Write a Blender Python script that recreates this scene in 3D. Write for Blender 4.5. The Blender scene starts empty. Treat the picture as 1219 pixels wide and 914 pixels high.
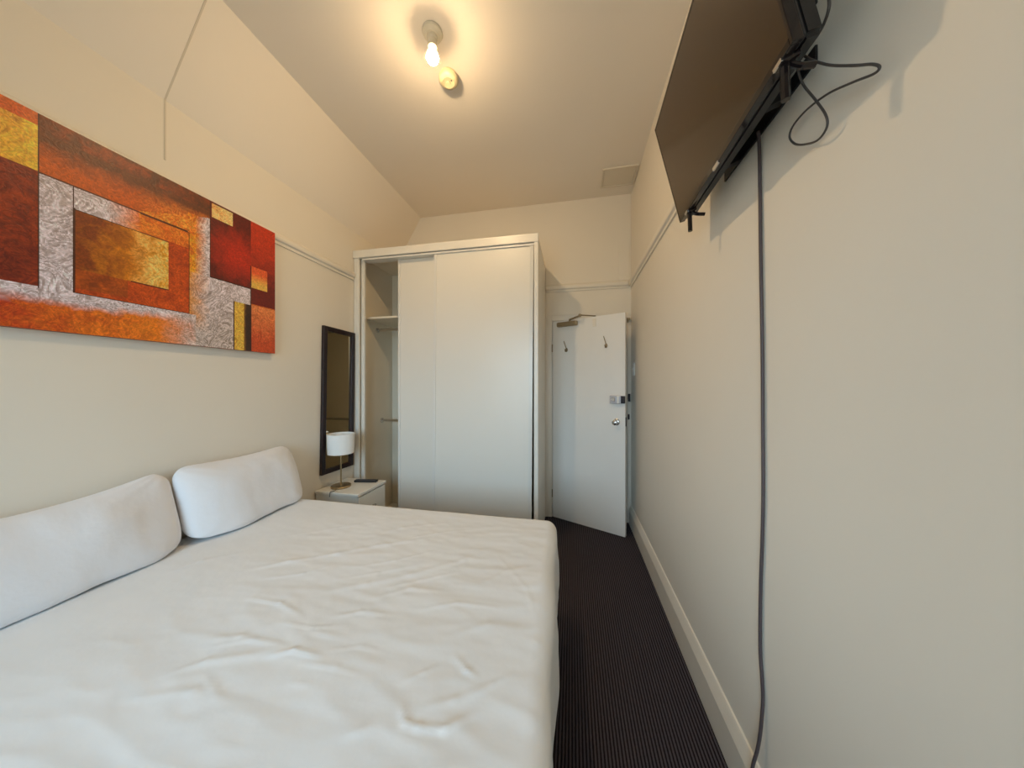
import bpy, bmesh, math, random
import numpy as np
from mathutils import Vector, Matrix, noise
random.seed(4)
SC = bpy.context.scene
COL = SC.collection

# ------------------------------------------------------------ camera
F_PX = 360.0
YAW = math.atan(71.5 / F_PX)
EYE = 1.38
cam_d = bpy.data.cameras.new('camera')
cam_d.sensor_width = 36.0
cam_d.lens = F_PX / 1219.0 * 36.0
cam_d.clip_start = 0.01
cam = bpy.data.objects.new('camera', cam_d)
COL.objects.link(cam)
cam.location = (0, 0, EYE)
cam.rotation_euler = (math.radians(90), 0, YAW)
SC.camera = cam

# ------------------------------------------------------------ light and exposure
SKY_COLOR = (0.53, 0.79, 1.0)
GROUND_COLOR = (0.27, 0.31, 0.30)
SKY_STRENGTH = 12.8
BULB_COLOR = (1.0, 0.70, 0.38)
BULB_STRENGTH = 980.0
SC.view_settings.view_transform = 'Standard'
SC.view_settings.look = 'None'
SC.view_settings.exposure = 0.07
SC.view_settings.gamma = 1.0
SC.view_settings.use_curve_mapping = False
world = bpy.data.worlds.new('sky')
SC.world = world
world.use_nodes = True
wn = world.node_tree
wtc = wn.nodes.new('ShaderNodeTexCoord')
wsep = wn.nodes.new('ShaderNodeSeparateXYZ')
wramp = wn.nodes.new('ShaderNodeValToRGB')          # dull ground below the horizon, pale sky above
wramp.color_ramp.elements[0].position = 0.46
wramp.color_ramp.elements[0].color = (*GROUND_COLOR, 1)
wramp.color_ramp.elements[1].position = 0.53
wramp.color_ramp.elements[1].color = (*SKY_COLOR, 1)
wmap = wn.nodes.new('ShaderNodeMath')
wmap.operation = 'MULTIPLY_ADD'
wmap.inputs[1].default_value = 0.5
wmap.inputs[2].default_value = 0.5
wn.links.new(wtc.outputs['Generated'], wsep.inputs[0])
wn.links.new(wsep.outputs['Z'], wmap.inputs[0])
wn.links.new(wmap.outputs[0], wramp.inputs['Fac'])
wn.links.new(wramp.outputs['Color'], wn.nodes['Background'].inputs[0])
wn.nodes['Background'].inputs[1].default_value = SKY_STRENGTH
SC.cycles.max_bounces = 10
SC.cycles.diffuse_bounces = 6
SC.cycles.sample_clamp_indirect = 6.0

# room numbers (metres): x to the right, y into the room, camera at x = y = 0
XL, XR, YB, YR, ZC = -1.98, 0.575, 3.175, -1.5, 3.27
WIN = (-1.55, -0.05, 0.75, 2.35)             # window in the rear wall: x0 x1 z0 z1
portal = bpy.data.lights.new('window_light', 'AREA')
portal.shape = 'RECTANGLE'
portal.size = WIN[1] - WIN[0]
portal.size_y = WIN[3] - WIN[2]
portal.cycles.is_portal = True
po = bpy.data.objects.new('window_light', portal)
COL.objects.link(po)
po.location = ((WIN[0] + WIN[1]) / 2, YR - 0.13, (WIN[2] + WIN[3]) / 2)
po.rotation_euler = (math.radians(90), 0, 0)   # shines towards +y

# ------------------------------------------------------------ materials
def mat(name, color, rough=0.6, metal=0.0, var=0.0, var_scale=3.0, bump=0.0, bump_scale=200.0, bump_dist=0.002,
        spec=0.5, emit=None, coat=0.0, sheen=0.0):
    m = bpy.data.materials.new(name)
    m.use_nodes = True
    nt = m.node_tree
    N, L = nt.nodes, nt.links
    b = N['Principled BSDF']
    b.inputs['Base Color'].default_value = (*color, 1)
    b.inputs['Roughness'].default_value = rough
    b.inputs['Metallic'].default_value = metal
    b.inputs['Specular IOR Level'].default_value = spec
    b.inputs['Coat Weight'].default_value = coat
    b.inputs['Sheen Weight'].default_value = sheen
    tc = N.new('ShaderNodeTexCoord')
    if var > 0:
        n = N.new('ShaderNodeTexNoise')
        n.inputs['Scale'].default_value = var_scale
        n.inputs['Detail'].default_value = 4
        L.new(tc.outputs['Object'], n.inputs['Vector'])
        r = N.new('ShaderNodeValToRGB')
        r.color_ramp.elements[0].position = 0.3
        r.color_ramp.elements[1].position = 0.7
        r.color_ramp.elements[0].color = (*[c * (1 - var) for c in color], 1)
        r.color_ramp.elements[1].color = (*[min(1, c * (1 + var)) for c in color], 1)
        L.new(n.outputs['Fac'], r.inputs['Fac'])
        L.new(r.outputs['Color'], b.inputs['Base Color'])
    if bump > 0:
        n2 = N.new('ShaderNodeTexNoise')
        n2.inputs['Scale'].default_value = bump_scale
        n2.inputs['Detail'].default_value = 3
        L.new(tc.outputs['Object'], n2.inputs['Vector'])
        bp = N.new('ShaderNodeBump')
        bp.inputs['Strength'].default_value = bump
        bp.inputs['Distance'].default_value = bump_dist
        L.new(n2.outputs['Fac'], bp.inputs['Height'])
        L.new(bp.outputs['Normal'], b.inputs['Normal'])
    if emit:
        b.inputs['Emission Color'].default_value = (*emit[0], 1)
        b.inputs['Emission Strength'].default_value = emit[1]
    return m

WALLC = (0.79, 0.73, 0.63)
M = {}
M['wall'] = mat('wall_paint', WALLC, 0.55, var=0.015, var_scale=1.5, bump=0.12, bump_scale=50, bump_dist=0.0015, spec=0.3)
M['ceil'] = mat('ceiling_paint', (0.84, 0.77, 0.67), 0.7, var=0.015, var_scale=1.2, bump=0.15, bump_scale=40, spec=0.2)
M['trim'] = mat('trim_gloss', (0.79, 0.73, 0.63), 0.35, var=0.02, var_scale=4)
M['skirt'] = mat('skirting_gloss', (0.80, 0.73, 0.62), 0.35, var=0.03, var_scale=5)
M['door'] = mat('door_paint', (0.82, 0.79, 0.74), 0.35, var=0.015, var_scale=2)
M['lam'] = mat('white_laminate', (0.78, 0.75, 0.68), 0.35, var=0.01, var_scale=2)
M['gloss'] = mat('gloss_white_panel', (0.78, 0.75, 0.68), 0.33, var=0.01, var_scale=1.5)
M['inner'] = mat('cream_inner_panel', (0.80, 0.72, 0.58), 0.5, var=0.01)
M['alu'] = mat('white_powder_coated_profile', (0.77, 0.75, 0.70), 0.28, var=0.01)
M['sheet'] = mat('white_cotton_sheet', (0.79, 0.80, 0.805), 0.85, var=0.015, var_scale=5, bump=0.2, bump_scale=30, bump_dist=0.003, spec=0.2, sheen=0.15)
M['pillow'] = mat('white_cotton_pillow', (0.77, 0.77, 0.79), 0.85, var=0.012, var_scale=6, bump=0.3, bump_scale=28, bump_dist=0.005, spec=0.2, sheen=0.15)
M['base'] = mat('bed_base_fabric', (0.10, 0.09, 0.09), 0.9, var=0.1, bump=0.4, bump_scale=300)
M['mattress'] = mat('mattress_ticking', (0.7, 0.7, 0.68), 0.9, var=0.03)
M['espresso'] = mat('espresso_wood', (0.018, 0.008, 0.010), 0.35, var=0.25, var_scale=25)
M['black'] = mat('black_plastic', (0.012, 0.011, 0.012), 0.4, var=0.1)
M['blackgloss'] = mat('glossy_black_plastic', (0.010, 0.007, 0.008), 0.12, var=0.05)
M['bracket'] = mat('black_steel', (0.02, 0.02, 0.022), 0.45, metal=0.3, var=0.1)
M['screen'] = mat('television_screen', (0.040, 0.020, 0.008), 0.16, var=0.03, spec=0.6)
M['chrome'] = mat('satin_chrome', (0.62, 0.60, 0.57), 0.25, metal=1.0, var=0.04)
M['bronze'] = mat('brushed_bronze', (0.42, 0.31, 0.17), 0.3, metal=0.9, var=0.1, var_scale=30)
M['brass'] = mat('aged_closer_metal', (0.33, 0.26, 0.16), 0.4, metal=0.7, var=0.1)
M['steel'] = mat('brushed_steel', (0.50, 0.48, 0.50), 0.35, metal=0.9, var=0.08)
M['dark'] = mat('dark_iron', (0.03, 0.025, 0.03), 0.5, metal=0.4, var=0.1)
M['cord'] = mat('grey_brown_cord', (0.085, 0.06, 0.06), 0.5, var=0.08)
M['cable'] = mat('dark_grey_cable', (0.06, 0.052, 0.048), 0.45, var=0.08)
M['shade'] = mat('white_lamp_shade', (0.86, 0.85, 0.82), 0.8, var=0.01, bump=0.3, bump_scale=400, bump_dist=0.0005)
M['plastic'] = mat('cream_plastic', (0.72, 0.66, 0.52), 0.4, var=0.02)
M['detector'] = mat('yellowed_detector_plastic', (0.74, 0.64, 0.40), 0.45, var=0.03)
M['whitepl'] = mat('white_plastic', (0.80, 0.78, 0.72), 0.35, var=0.02)
M['bulb'] = mat('bulb_glow', (1, 0.95, 0.8), 0.3, emit=(BULB_COLOR, BULB_STRENGTH))
M['bulb_neck'] = mat('frosted_bulb_neck', (0.9, 0.85, 0.7), 0.4, emit=(BULB_COLOR, 13.0))
M['strip'] = mat('joint_strip_paint', (0.62, 0.56, 0.46), 0.5, var=0.02)
M['hatch'] = mat('hatch_paint', (0.72, 0.65, 0.53), 0.6, var=0.02)
M['gap'] = mat('hatch_gap', (0.33, 0.28, 0.21), 0.7, var=0.05)
M['hall'] = mat('corridor_paint', (0.45, 0.45, 0.50), 0.7, var=0.03)
M['button'] = mat('rubber_buttons', (0.10, 0.10, 0.11), 0.6, var=0.05)
M['mirror'] = mat('mirror_glass', (0.82, 0.76, 0.62), 0.02, metal=1.0, var=0.005)

def glass():
    m = bpy.data.materials.new('window_glass')
    m.use_nodes = True
    nt = m.node_tree
    nt.nodes.clear()
    o = nt.nodes.new('ShaderNodeOutputMaterial')
    mx = nt.nodes.new('ShaderNodeMixShader')
    t = nt.nodes.new('ShaderNodeBsdfTransparent')
    g = nt.nodes.new('ShaderNodeBsdfGlossy')
    fr = nt.nodes.new('ShaderNodeFresnel')
    g.inputs['Roughness'].default_value = 0.02
    nt.links.new(fr.outputs[0], mx.inputs[0])
    nt.links.new(t.outputs[0], mx.inputs[1])
    nt.links.new(g.outputs[0], mx.inputs[2])
    nt.links.new(mx.outputs[0], o.inputs[0])
    return m
M['glass'] = glass()

def carpet():
    m = bpy.data.materials.new('ribbed_carpet')
    m.use_nodes = True
    nt = m.node_tree
    N, L = nt.nodes, nt.links
    b = N['Principled BSDF']
    b.inputs['Roughness'].default_value = 0.95
    b.inputs['Specular IOR Level'].default_value = 0.1
    tc = N.new('ShaderNodeTexCoord')
    w = N.new('ShaderNodeTexWave')
    w.wave_type = 'BANDS'
    w.bands_direction = 'X'
    w.inputs['Scale'].default_value = 24.0      # one rib about 13 mm
    w.inputs['Distortion'].default_value = 0.5
    w.inputs['Detail'].default_value = 2
    w.inputs['Detail Scale'].default_value = 3
    L.new(tc.outputs['Object'], w.inputs['Vector'])
    n = N.new('ShaderNodeTexNoise')
    n.inputs['Scale'].default_value = 260
    n.inputs['Detail'].default_value = 3
    L.new(tc.outputs['Object'], n.inputs['Vector'])
    mx = N.new('ShaderNodeMath')
    mx.operation = 'MULTIPLY_ADD'
    L.new(n.outputs['Fac'], mx.inputs[0])
    mx.inputs[1].default_value = 0.5
    L.new(w.outputs['Fac'], mx.inputs[2])
    r = N.new('ShaderNodeValToRGB')
    r.color_ramp.elements[0].position = 0.35
    r.color_ramp.elements[0].color = (0.010, 0.006, 0.008, 1)
    r.color_ramp.elements[1].position = 1.0
    r.color_ramp.elements[1].color = (0.088, 0.076, 0.086, 1)
    L.new(mx.outputs[0], r.inputs['Fac'])
    L.new(r.outputs['Color'], b.inputs['Base Color'])
    bp = N.new('ShaderNodeBump')
    bp.inputs['Strength'].default_value = 0.6
    bp.inputs['Distance'].default_value = 0.003
    L.new(mx.outputs[0], bp.inputs['Height'])
    L.new(bp.outputs['Normal'], b.inputs['Normal'])
    return m
M['carpet'] = carpet()

# ------------------------------------------------------------ mesh helpers
def box(bm, x0, x1, y0, y1, z0, z1, bevel=0.0, seg=2):
    t = bmesh.new()
    bmesh.ops.create_cube(t, size=1)
    for v in t.verts:
        v.co = Vector((x0 + (v.co.x + .5) * (x1 - x0), y0 + (v.co.y + .5) * (y1 - y0), z0 + (v.co.z + .5) * (z1 - z0)))
    if bevel > 0:
        bmesh.ops.bevel(t, geom=t.edges[:], offset=bevel, segments=seg, profile=0.5, affect='EDGES')
    merge(bm, t)

def merge(bm, t, mtx=None):
    if mtx is not None:
        bmesh.ops.transform(t, matrix=mtx, verts=t.verts[:])
    me = bpy.data.meshes.new('tmp')
    t.to_mesh(me)
    t.free()
    bm.from_mesh(me)
    bpy.data.meshes.remove(me)

def prism(bm, pts, axis, a0, a1):
    """extrude a 2-D outline along an axis; pts are the other two coordinates in order"""
    def co(p, a):
        if axis == 'y': return (p[0], a, p[1])
        if axis == 'x': return (a, p[0], p[1])
        return (p[0], p[1], a)
    t = bmesh.new()
    A = [t.verts.new(co(p, a0)) for p in pts]
    B = [t.verts.new(co(p, a1)) for p in pts]
    n = len(pts)
    for i in range(n):
        t.faces.new((A[i], A[(i + 1) % n], B[(i + 1) % n], B[i]))
    t.faces.new(A[::-1]); t.faces.new(B)
    bmesh.ops.recalc_face_normals(t, faces=t.faces[:])
    merge(bm, t)

def lathe(bm, prof, cx=0, cy=0, seg=40, mtx=None):
    t = bmesh.new()
    rings = []
    for r, z in prof:
        if r < 1e-6:
            rings.append([t.verts.new((0, 0, z))])
        else:
            rings.append([t.verts.new((r * math.cos(2 * math.pi * k / seg), r * math.sin(2 * math.pi * k / seg), z)) for k in range(seg)])
    for a, b in zip(rings, rings[1:]):
        for k in range(seg):
            k2 = (k + 1) % seg
            if len(a) == 1 and len(b) > 1: t.faces.new((a[0], b[k], b[k2]))
            elif len(b) == 1 and len(a) > 1: t.faces.new((a[k], b[0], a[k2]))
            elif len(a) > 1: t.faces.new((a[k], b[k], b[k2], a[k2]))
    bmesh.ops.recalc_face_normals(t, faces=t.faces[:])
    merge(bm, t, Matrix.Translation((cx, cy, 0)) if mtx is None else mtx)

def smooth_path(pts, sub=8):
    P = [Vector(p) for p in pts]
    out = []
    for i in range(len(P) - 1):
        p0 = P[max(i - 1, 0)]; p1 = P[i]; p2 = P[i + 1]; p3 = P[min(i + 2, len(P) - 1)]
        for k in range(sub):
            t = k / sub
            out.append(0.5 * ((2 * p1) + (p2 - p0) * t + (2 * p0 - 5 * p1 + 4 * p2 - p3) * t * t + (3 * p1 - p0 - 3 * p2 + p3) * t ** 3))
    out.append(P[-1])
    return out

def tube(bm, pts, r, seg=10, smooth=True, sub=8):
    path = smooth_path(pts, sub) if smooth and len(pts) > 2 else [Vector(p) for p in pts]
    t = bmesh.new()
    rings = []
    up = Vector((0.13, 0.31, 0.94)).normalized()
    prev = None
    for i, p in enumerate(path):
        d = (path[min(i + 1, len(path) - 1)] - path[max(i - 1, 0)]).normalized()
        if prev is None:
            u = d.cross(up)
            if u.length < 0.05: u = d.cross(Vector((1, 0, 0)))
            u.normalize()
        else:
            u = (prev - d * prev.dot(d)).normalized()
        prev = u
        w = d.cross(u)
        rings.append([t.verts.new(p + (u * math.cos(2 * math.pi * k / seg) + w * math.sin(2 * math.pi * k / seg)) * r) for k in range(seg)])
    for a, b in zip(rings, rings[1:]):
        for k in range(seg):
            t.faces.new((a[k], a[(k + 1) % seg], b[(k + 1) % seg], b[k]))
    t.faces.new(rings[0][::-1]); t.faces.new(rings[-1])
    bmesh.ops.recalc_face_normals(t, faces=t.faces[:])
    merge(bm, t)

def cyl(bm, a, b, r, seg=20):
    tube(bm, [a, b], r, seg, smooth=False)

def obj(name, bm, m, parent=None, smooth=False, kind=None):
    me = bpy.data.meshes.new(name)
    bm.to_mesh(me)
    bm.free()
    me.materials.append(m)
    if smooth:
        me.polygons.foreach_set('use_smooth', [True] * len(me.polygons))
        try:
            me.set_sharp_from_angle(angle=math.radians(40))
        except Exception:
            pass
    o = bpy.data.objects.new(name, me)
    COL.objects.link(o)
    if parent is not None:
        o.parent = parent
    if kind: o['kind'] = kind
    return o

def B(*boxes, bevel=0.0):
    bm = bmesh.new()
    for b in boxes: box(bm, *b, bevel=bevel)
    return bm

def struct(name, bm, m, parent=None, smooth=False):
    return obj(name, bm, m, parent, smooth, None if parent else 'structure')

def thing(name, label, cat, loc=(0, 0, 0), rz=0.0, group=None):
    o = bpy.data.objects.new(name, None)
    o.empty_display_size = 0.1
    COL.objects.link(o)
    o.location = loc
    o.rotation_euler = (0, 0, rz)
    o['label'] = label; o['category'] = cat
    if group: o['group'] = group
    return o

def tag(o, label, cat, group=None):
    o['label'] = label; o['category'] = cat
    if group: o['group'] = group
    return o

def ray(u, v):
    """direction seen at a point of the photograph, used only to measure places"""
    a, b = (u - 609.5) / F_PX, (457 - v) / F_PX
    s, c = math.sin(YAW), math.cos(YAW)
    return (-s + a * c, c + a * s, b)

def on_x(u, v, x):
    r = ray(u, v); d = x / r[0]
    return (x, d * r[1], EYE + d * r[2])

def on_z(u, v, z):
    r = ray(u, v); d = (z - EYE) / r[2]
    return (d * r[0], d * r[1], z)

# ------------------------------------------------------------ room shell
T = 0.12
struct('floor', B((XL - T, XR + T, YR - T, YB + 1.5, -0.1, 0.0)), M['carpet'])
SLZ, SLX = 2.786, -1.69                         # the raked strip between left wall and flat ceiling
bm = bmesh.new()
prism(bm, [(XL - T, SLZ), (XL, SLZ), (SLX, ZC), (XR + T, ZC), (XR + T, ZC + T), (XL - T, ZC + T)], 'y', YR - T, YB + T)
struct('ceiling', bm, M['ceil'])
struct('wall_left', B((XL - T, XL, YR - T, YB + T, 0, SLZ)), M['wall'])
struct('wall_right', B((XR, XR + T, YR - T, YB + T, 0, ZC)), M['wall'])
OX0, OX1, OZ = -0.205, 0.540, 2.035               # doorway in the back wall
struct('wall_back', B((XL, OX0, YB, YB + T, 0, ZC), (OX1, XR, YB, YB + T, 0, ZC), (OX0, OX1, YB, YB + T, OZ, ZC)), M['wall'])
wx0, wx1, wz0, wz1 = WIN
struct('wall_rear', B((XL, wx0, YR - T, YR, 0, ZC), (wx1, XR, YR - T, YR, 0, ZC), (wx0, wx1, YR - T, YR, 0, wz0), (wx0, wx1, YR - T, YR, wz1, ZC)), M['wall'])
# window behind the camera
w = bpy.data.objects.new('window_1', None); COL.objects.link(w); w['kind'] = 'structure'
w.location = ((wx0 + wx1) / 2, YR - 0.06, wz0)
hw, hh = (wx1 - wx0) / 2, wz1 - wz0
obj('window_frame', B((-hw, -hw + .05, -.03, .03, 0, hh), (hw - .05, hw, -.03, .03, 0, hh), (-hw + .05, hw - .05, -.03, .03, 0, .05),
    (-hw + .05, hw - .05, -.03, .03, hh - .05, hh), (-.02, .02, -.03, .03, .05, hh - .05)), M['whitepl'], w)
obj('window_pane', B((-hw + .05, hw - .05, -.004, .004, .05, hh - .05)), M['glass'], w)
obj('window_sill', B((-hw - .03, hw + .03, .03, .10, -.03, 0), bevel=.004), M['trim'], w)
# corridor behind the door
struct('wall_corridor', B((OX0 - .9, XR + .5, YB + 1.3, YB + 1.4, 0, 2.5), (OX0 - 1.0, OX0 - .9, YB + T, YB + 1.3, 0, 2.5),
    (XR + T, XR + .5, YB + T, YB + T + .1, 0, 2.5), (XR + .5, XR + .6, YB + T, YB + 1.4, 0, 2.5), (OX0 - 1.0, XR + .6, YB + T, YB + 1.4, 2.5, 2.6)), M['hall'])

# picture rails (trim_1..3): profile out from the wall, height
def rail_profile(s):
    return [(0, 2.335), (.010, 2.335), (.012, 2.352), (.024, 2.360), (.028, 2.372), (.028, 2.392), (.020, 2.402), (.008, 2.412), (0, 2.414)]
bm = bmesh.new(); prism(bm, [(XR - o, z) for o, z in rail_profile(0)], 'y', YR, YB); struct('trim_1', bm, M['trim'])
bm = bmesh.new(); prism(bm, [(XL + o, z) for o, z in rail_profile(0)], 'y', YR, 2.448); struct('trim_2', bm, M['trim'])
bm = bmesh.new(); prism(bm, [(YB - o, z) for o, z in rail_profile(0)], 'x', -0.268, XR - .03); struct('trim_3', bm, M['trim'])
# skirting boards
def skirt(): return [(0, 0), (.024, 0), (.024, .140), (.020, .152), (.010, .178), (.006, .186), (0, .188)]
bm = bmesh.new(); prism(bm, [(XR - o, z) for o, z in skirt()], 'y', YR, YB - .02); struct('baseboard_right', bm, M['skirt'])
bm = bmesh.new(); prism(bm, [(XL + o, z) for o, z in skirt()], 'y', YR, 0.10); struct('baseboard_left', bm, M['skirt'])
bm = bmesh.new(); prism(bm, [(YR + o, z) for o, z in skirt()], 'x', XL + .03, XR - .03); struct('baseboard_rear', bm, M['skirt'])
# door architrave and jamb lining
bm = B((-0.286, OX0, YB - .016, YB, 0, OZ + .055), (OX0, OX1, YB - .016, YB, OZ, OZ + .055), bevel=.003)
box(bm, -0.286, -0.262, YB - .022, YB - .014, 0, OZ + .055, .002)
box(bm, OX1, XR - .001, YB - .012, YB, 0.19, OZ + .04, .002)
struct('trim_4', bm, M['trim'])
bm = B((OX0, OX0 + .006, YB, YB + T, 0, OZ), (OX1 - .006, OX1, YB, YB + T, 0, OZ), (OX0 + .006, OX1 - .006, YB, YB + T, OZ - .006, OZ),
       (OX1 - .022, OX1 - .006, YB + .05, YB + .075, 0, OZ - .006))
struct('trim_5', bm, M['trim'])
# covering strip over the board joint, up the left wall and along the raked strip
k = 0.003
sl = Vector((SLX - XL, 0, ZC - SLZ)).normalized()
nrm = Vector((sl.z, 0, -sl.x))
p = [Vector((XL, 0, 2.49)), Vector((XL + k, 0, 2.492)), Vector((XL + k, 0, SLZ + .003)), Vector((SLX, 0, ZC)) + nrm * k, Vector((SLX, 0, ZC)), Vector((XL, 0, SLZ))]
bm = bmesh.new(); prism(bm, [(q.x, q.z) for q in p], 'y', 1.131, 1.138); struct('trim_6', bm, M['strip'])

# ------------------------------------------------------------ ceiling fittings
hatch = thing('ceiling_hatch', 'square painted access hatch in the ceiling near the right wall', 'hatch', (0.42, 2.885, ZC))
obj('hatch_frame', B((-.155, .145, -.130, -.115, -.014, 0), (-.155, .145, .115, .130, -.014, 0), (-.155, -.140, -.115, .115, -.014, 0), (.130, .145, -.115, .115, -.014, 0), bevel=.002), M['hatch'], hatch)
obj('hatch_panel', B((-.137, .127, -.112, .112, -.008, 0)), M['hatch'], hatch)
t = obj('wall_panel', B((-.055, .05, -.006, 0, -.19, .19), bevel=.002), M['wall'])
t.location = (0.51, YB, 2.605)
tag(t, 'small painted cover panel high in the corner above the door', 'panel')

LX, LY = -0.735, 1.510
lamp = thing('ceiling_light', 'bare glowing bulb in a round white batten holder on the ceiling', 'ceiling light', (LX, LY, ZC))
bm = bmesh.new(); lathe(bm, [(0, 0), (.052, 0), (.054, -.006), (.050, -.014), (.040, -.018), (.034, -.026), (.0, -.026)]); obj('ceiling_rose', bm, M['plastic'], lamp, True)
bm = bmesh.new(); lathe(bm, [(0, -.02), (.026, -.022), (.026, -.040), (.022, -.044), (.021, -.072), (.024, -.076), (.024, -.084), (0, -.084)]); obj('lamp_holder', bm, M['plastic'], lamp, True)
bb = bmesh.new()
lathe(bb, [(0, -.082), (.014, -.082), (.016, -.094), (.022, -.106), (.0300, -.120), (.0328, -.132), (.0326, -.1400)])
bulb = obj('bulb', bb, M['bulb_neck'], lamp, True)
bm = bmesh.new()
lathe(bm, [(.0314 * math.cos(a), -.1385 - .027 * math.sin(a)) for a in [0.0, .3, .6, .9, 1.2]] + [(0, -.1655)])
obj('glowing_dome', bm, M['bulb'], bulb, True)

sm = thing('smoke_detector', 'round cream smoke detector on the ceiling beside the bulb', 'smoke detector', (-0.742, 1.742, ZC))
bm = bmesh.new(); lathe(bm, [(0, 0), (.050, 0), (.052, -.010), (.046, -.012), (0, -.012)]); obj('mounting_plate', bm, M['detector'], sm, True)
bm = bmesh.new(); lathe(bm, [(0, -.012), (.056, -.012), (.058, -.020), (.057, -.034), (.050, -.042), (.034, -.046), (.030, -.044), (.012, -.044), (.010, -.047), (0, -.047)]); obj('housing', bm, M['detector'], sm, True)
bm = bmesh.new(); lathe(bm, [(0, -.048), (.004, -.048), (.004, -.046), (0, -.046)], mtx=Matrix.Translation((.022, -.01, 0.001))); obj('indicator', bm, M['dark'], sm, True)

# ------------------------------------------------------------ bed
BX0, BX1, BY0, BY1, BZ = -1.955, -0.085, 0.16, 1.765, 0.605
bed = thing('bed', 'double bed with mattress on a dark low base against the left wall', 'bed', ((BX0 + BX1) / 2, (BY0 + BY1) / 2, 0))
cx, cy = bed.location.x, bed.location.y
obj('bed_base', B((BX0 - cx + .03, BX1 - cx - .05, BY0 - cy + .04, BY1 - cy - .04, .07, .30), bevel=.015), M['base'], bed)
obj('mattress', B((BX0 - cx + .03, BX1 - cx - .03, BY0 - cy + .03, BY1 - cy - .03, .302, .575), bevel=.05), M['mattress'], bed)
for sx in (-1, 1):
    for sy in (-1, 1):
        bm = bmesh.new(); lathe(bm, [(0, 0), (.02, 0), (.028, .07), (0, .07)], seg=20, mtx=Matrix.Translation((sx * .80, sy * .68, 0)))
        obj('leg', bm, M['black'], bed, True)

# fitted sheet: rounded cloth with puckers and creases
ridges_px = [  # crease lines as places on the bed, with height in mm and width in mm
    ([(296, 713), (333, 719), (359, 735)], 7, 9), ([(318, 782), (350, 775), (382, 783)], 8, 9), ([(200, 801), (247, 786), (322, 778)], 5, 14),
    ([(344, 813), (370, 817)], 5, 8), ([(301, 678), (345, 669), (402, 660), (448, 650), (505, 642)], 6, 16),
    ([(534, 778), (548, 797), (560, 806)], 7, 9), ([(470, 838), (474, 861), (488, 865), (517, 866), (551, 845)], 8, 10),
    ([(488, 844), (530, 832), (574, 812)], 5, 12), ([(385, 706), (436, 695), (488, 684), (551, 666), (580, 652)], 5, 18),
    ([(367, 752), (414, 761)], 5, 10), ([(241, 761), (287, 758), (321, 767)], 5, 14), ([(402, 879), (436, 867)], 5, 12),
    ([(430, 640), (480, 628), (540, 622)], 4, 15), ([(560, 700), (600, 680), (640, 672)], 4, 16), ([(330, 640), (400, 628), (470, 618)], 3, 15),
    ([(520, 760), (575, 742), (620, 748)], 4, 16), ([(180, 690), (240, 668), (300, 655)], 3, 18), ([(598, 870), (630, 840), (650, 800)], 4, 14),
    ([(395, 735), (430, 728), (470, 732)], 5, 10), ([(440, 712), (490, 700), (530, 704)], 4, 12), ([(150, 830), (230, 822), (290, 840)], 4, 16),
    ([(310, 690), (360, 684), (400, 672)], 4, 7), ([(420, 676), (470, 668), (520, 655)], 4, 7), ([(400, 690), (450, 682), (500, 672)], 3, 7),
    ([(455, 700), (500, 690), (545, 680)], 4, 7), ([(470, 645), (520, 635), (575, 628)], 4, 8), ([(250, 770), (300, 762), (345, 770)], 4, 7),
    ([(360, 790), (400, 796), (430, 805)], 4, 7), ([(330, 742), (372, 748), (410, 745)], 4, 6), ([(540, 835), (575, 812), (600, 800)], 4, 7),
    ([(470, 815), (500, 800), (520, 790)], 4, 7), ([(240, 800), (255, 820), (262, 832)], 3, 8), ([(390, 775), (430, 770), (455, 778)], 4, 6),
    ([(590, 660), (620, 700), (630, 740)], 3, 10), ([(500, 725), (540, 718), (585, 722)], 4, 8)]
segs = []
for pl, h, wd in ridges_px:
    q = [on_z(u, v, BZ)[:2] for u, v in pl]
    for a, b in zip(q, q[1:]): segs.append((a, b, h * .42 / 1000, wd * .8 / 1000, a is q[0], b is q[-1]))
rr, Ldrop = 0.055, 0.36
st = 0.0075
ext = Ldrop
xs = np.concatenate([np.linspace(BX0 - ext + rr, BX0 + rr, 34)[:-1], np.arange(BX0 + rr, BX1 - rr, st), np.linspace(BX1 - rr, BX1 - rr + ext, 34)])
ys = np.concatenate([np.linspace(BY0 - ext + rr, BY0 + rr, 34)[:-1], np.arange(BY0 + rr, BY1 - rr, st), np.linspace(BY1 - rr, BY1 - rr + ext, 34)])
GX, GY = np.meshgrid(xs, ys, indexing='ij')
QX, QY = np.clip(GX, BX0 + rr, BX1 - rr), np.clip(GY, BY0 + rr, BY1 - rr)
DX, DY = GX - QX, GY - QY
DD = np.maximum(np.abs(DX), np.abs(DY)); LL = np.hypot(DX, DY) + 1e-9
UX, UY = DX / LL, DY / LL
arc = rr * math.pi / 2
ang = np.minimum(DD / rr, math.pi / 2)
out = rr * np.sin(ang); down = rr * (1 - np.cos(ang)) + np.maximum(DD - arc, 0)
PX, PY, PZ = QX + UX * out, QY + UY * out, BZ - down
def fbm_grid(X, Y, sc, seed, sx=1, sy=1):
    o = np.empty(X.shape)
    it = np.nditer([X, Y], flags=['multi_index'])
    for a, b in it:
        o[it.multi_index] = noise.noise(Vector((float(a) * sc * sx, float(b) * sc * sy, seed)))
    return o
n1 = fbm_grid(GX, GY, 3.2, 1.3); n2 = fbm_grid(GX, GY, 9.0, 7.7, 0.55, 1.4); n3 = fbm_grid(GX, GY, 26.0, 3.1, 0.6, 1.3)
topw = np.clip(1 - DD / (rr * 1.2), 0, 1)
body = np.clip((PX + 1.55) / .5, 0.25, 1)
H = 0.006 * n1 + body * (0.0022 * (1 - 2 * np.abs(n2)) + 0.0010 * n3)
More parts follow.
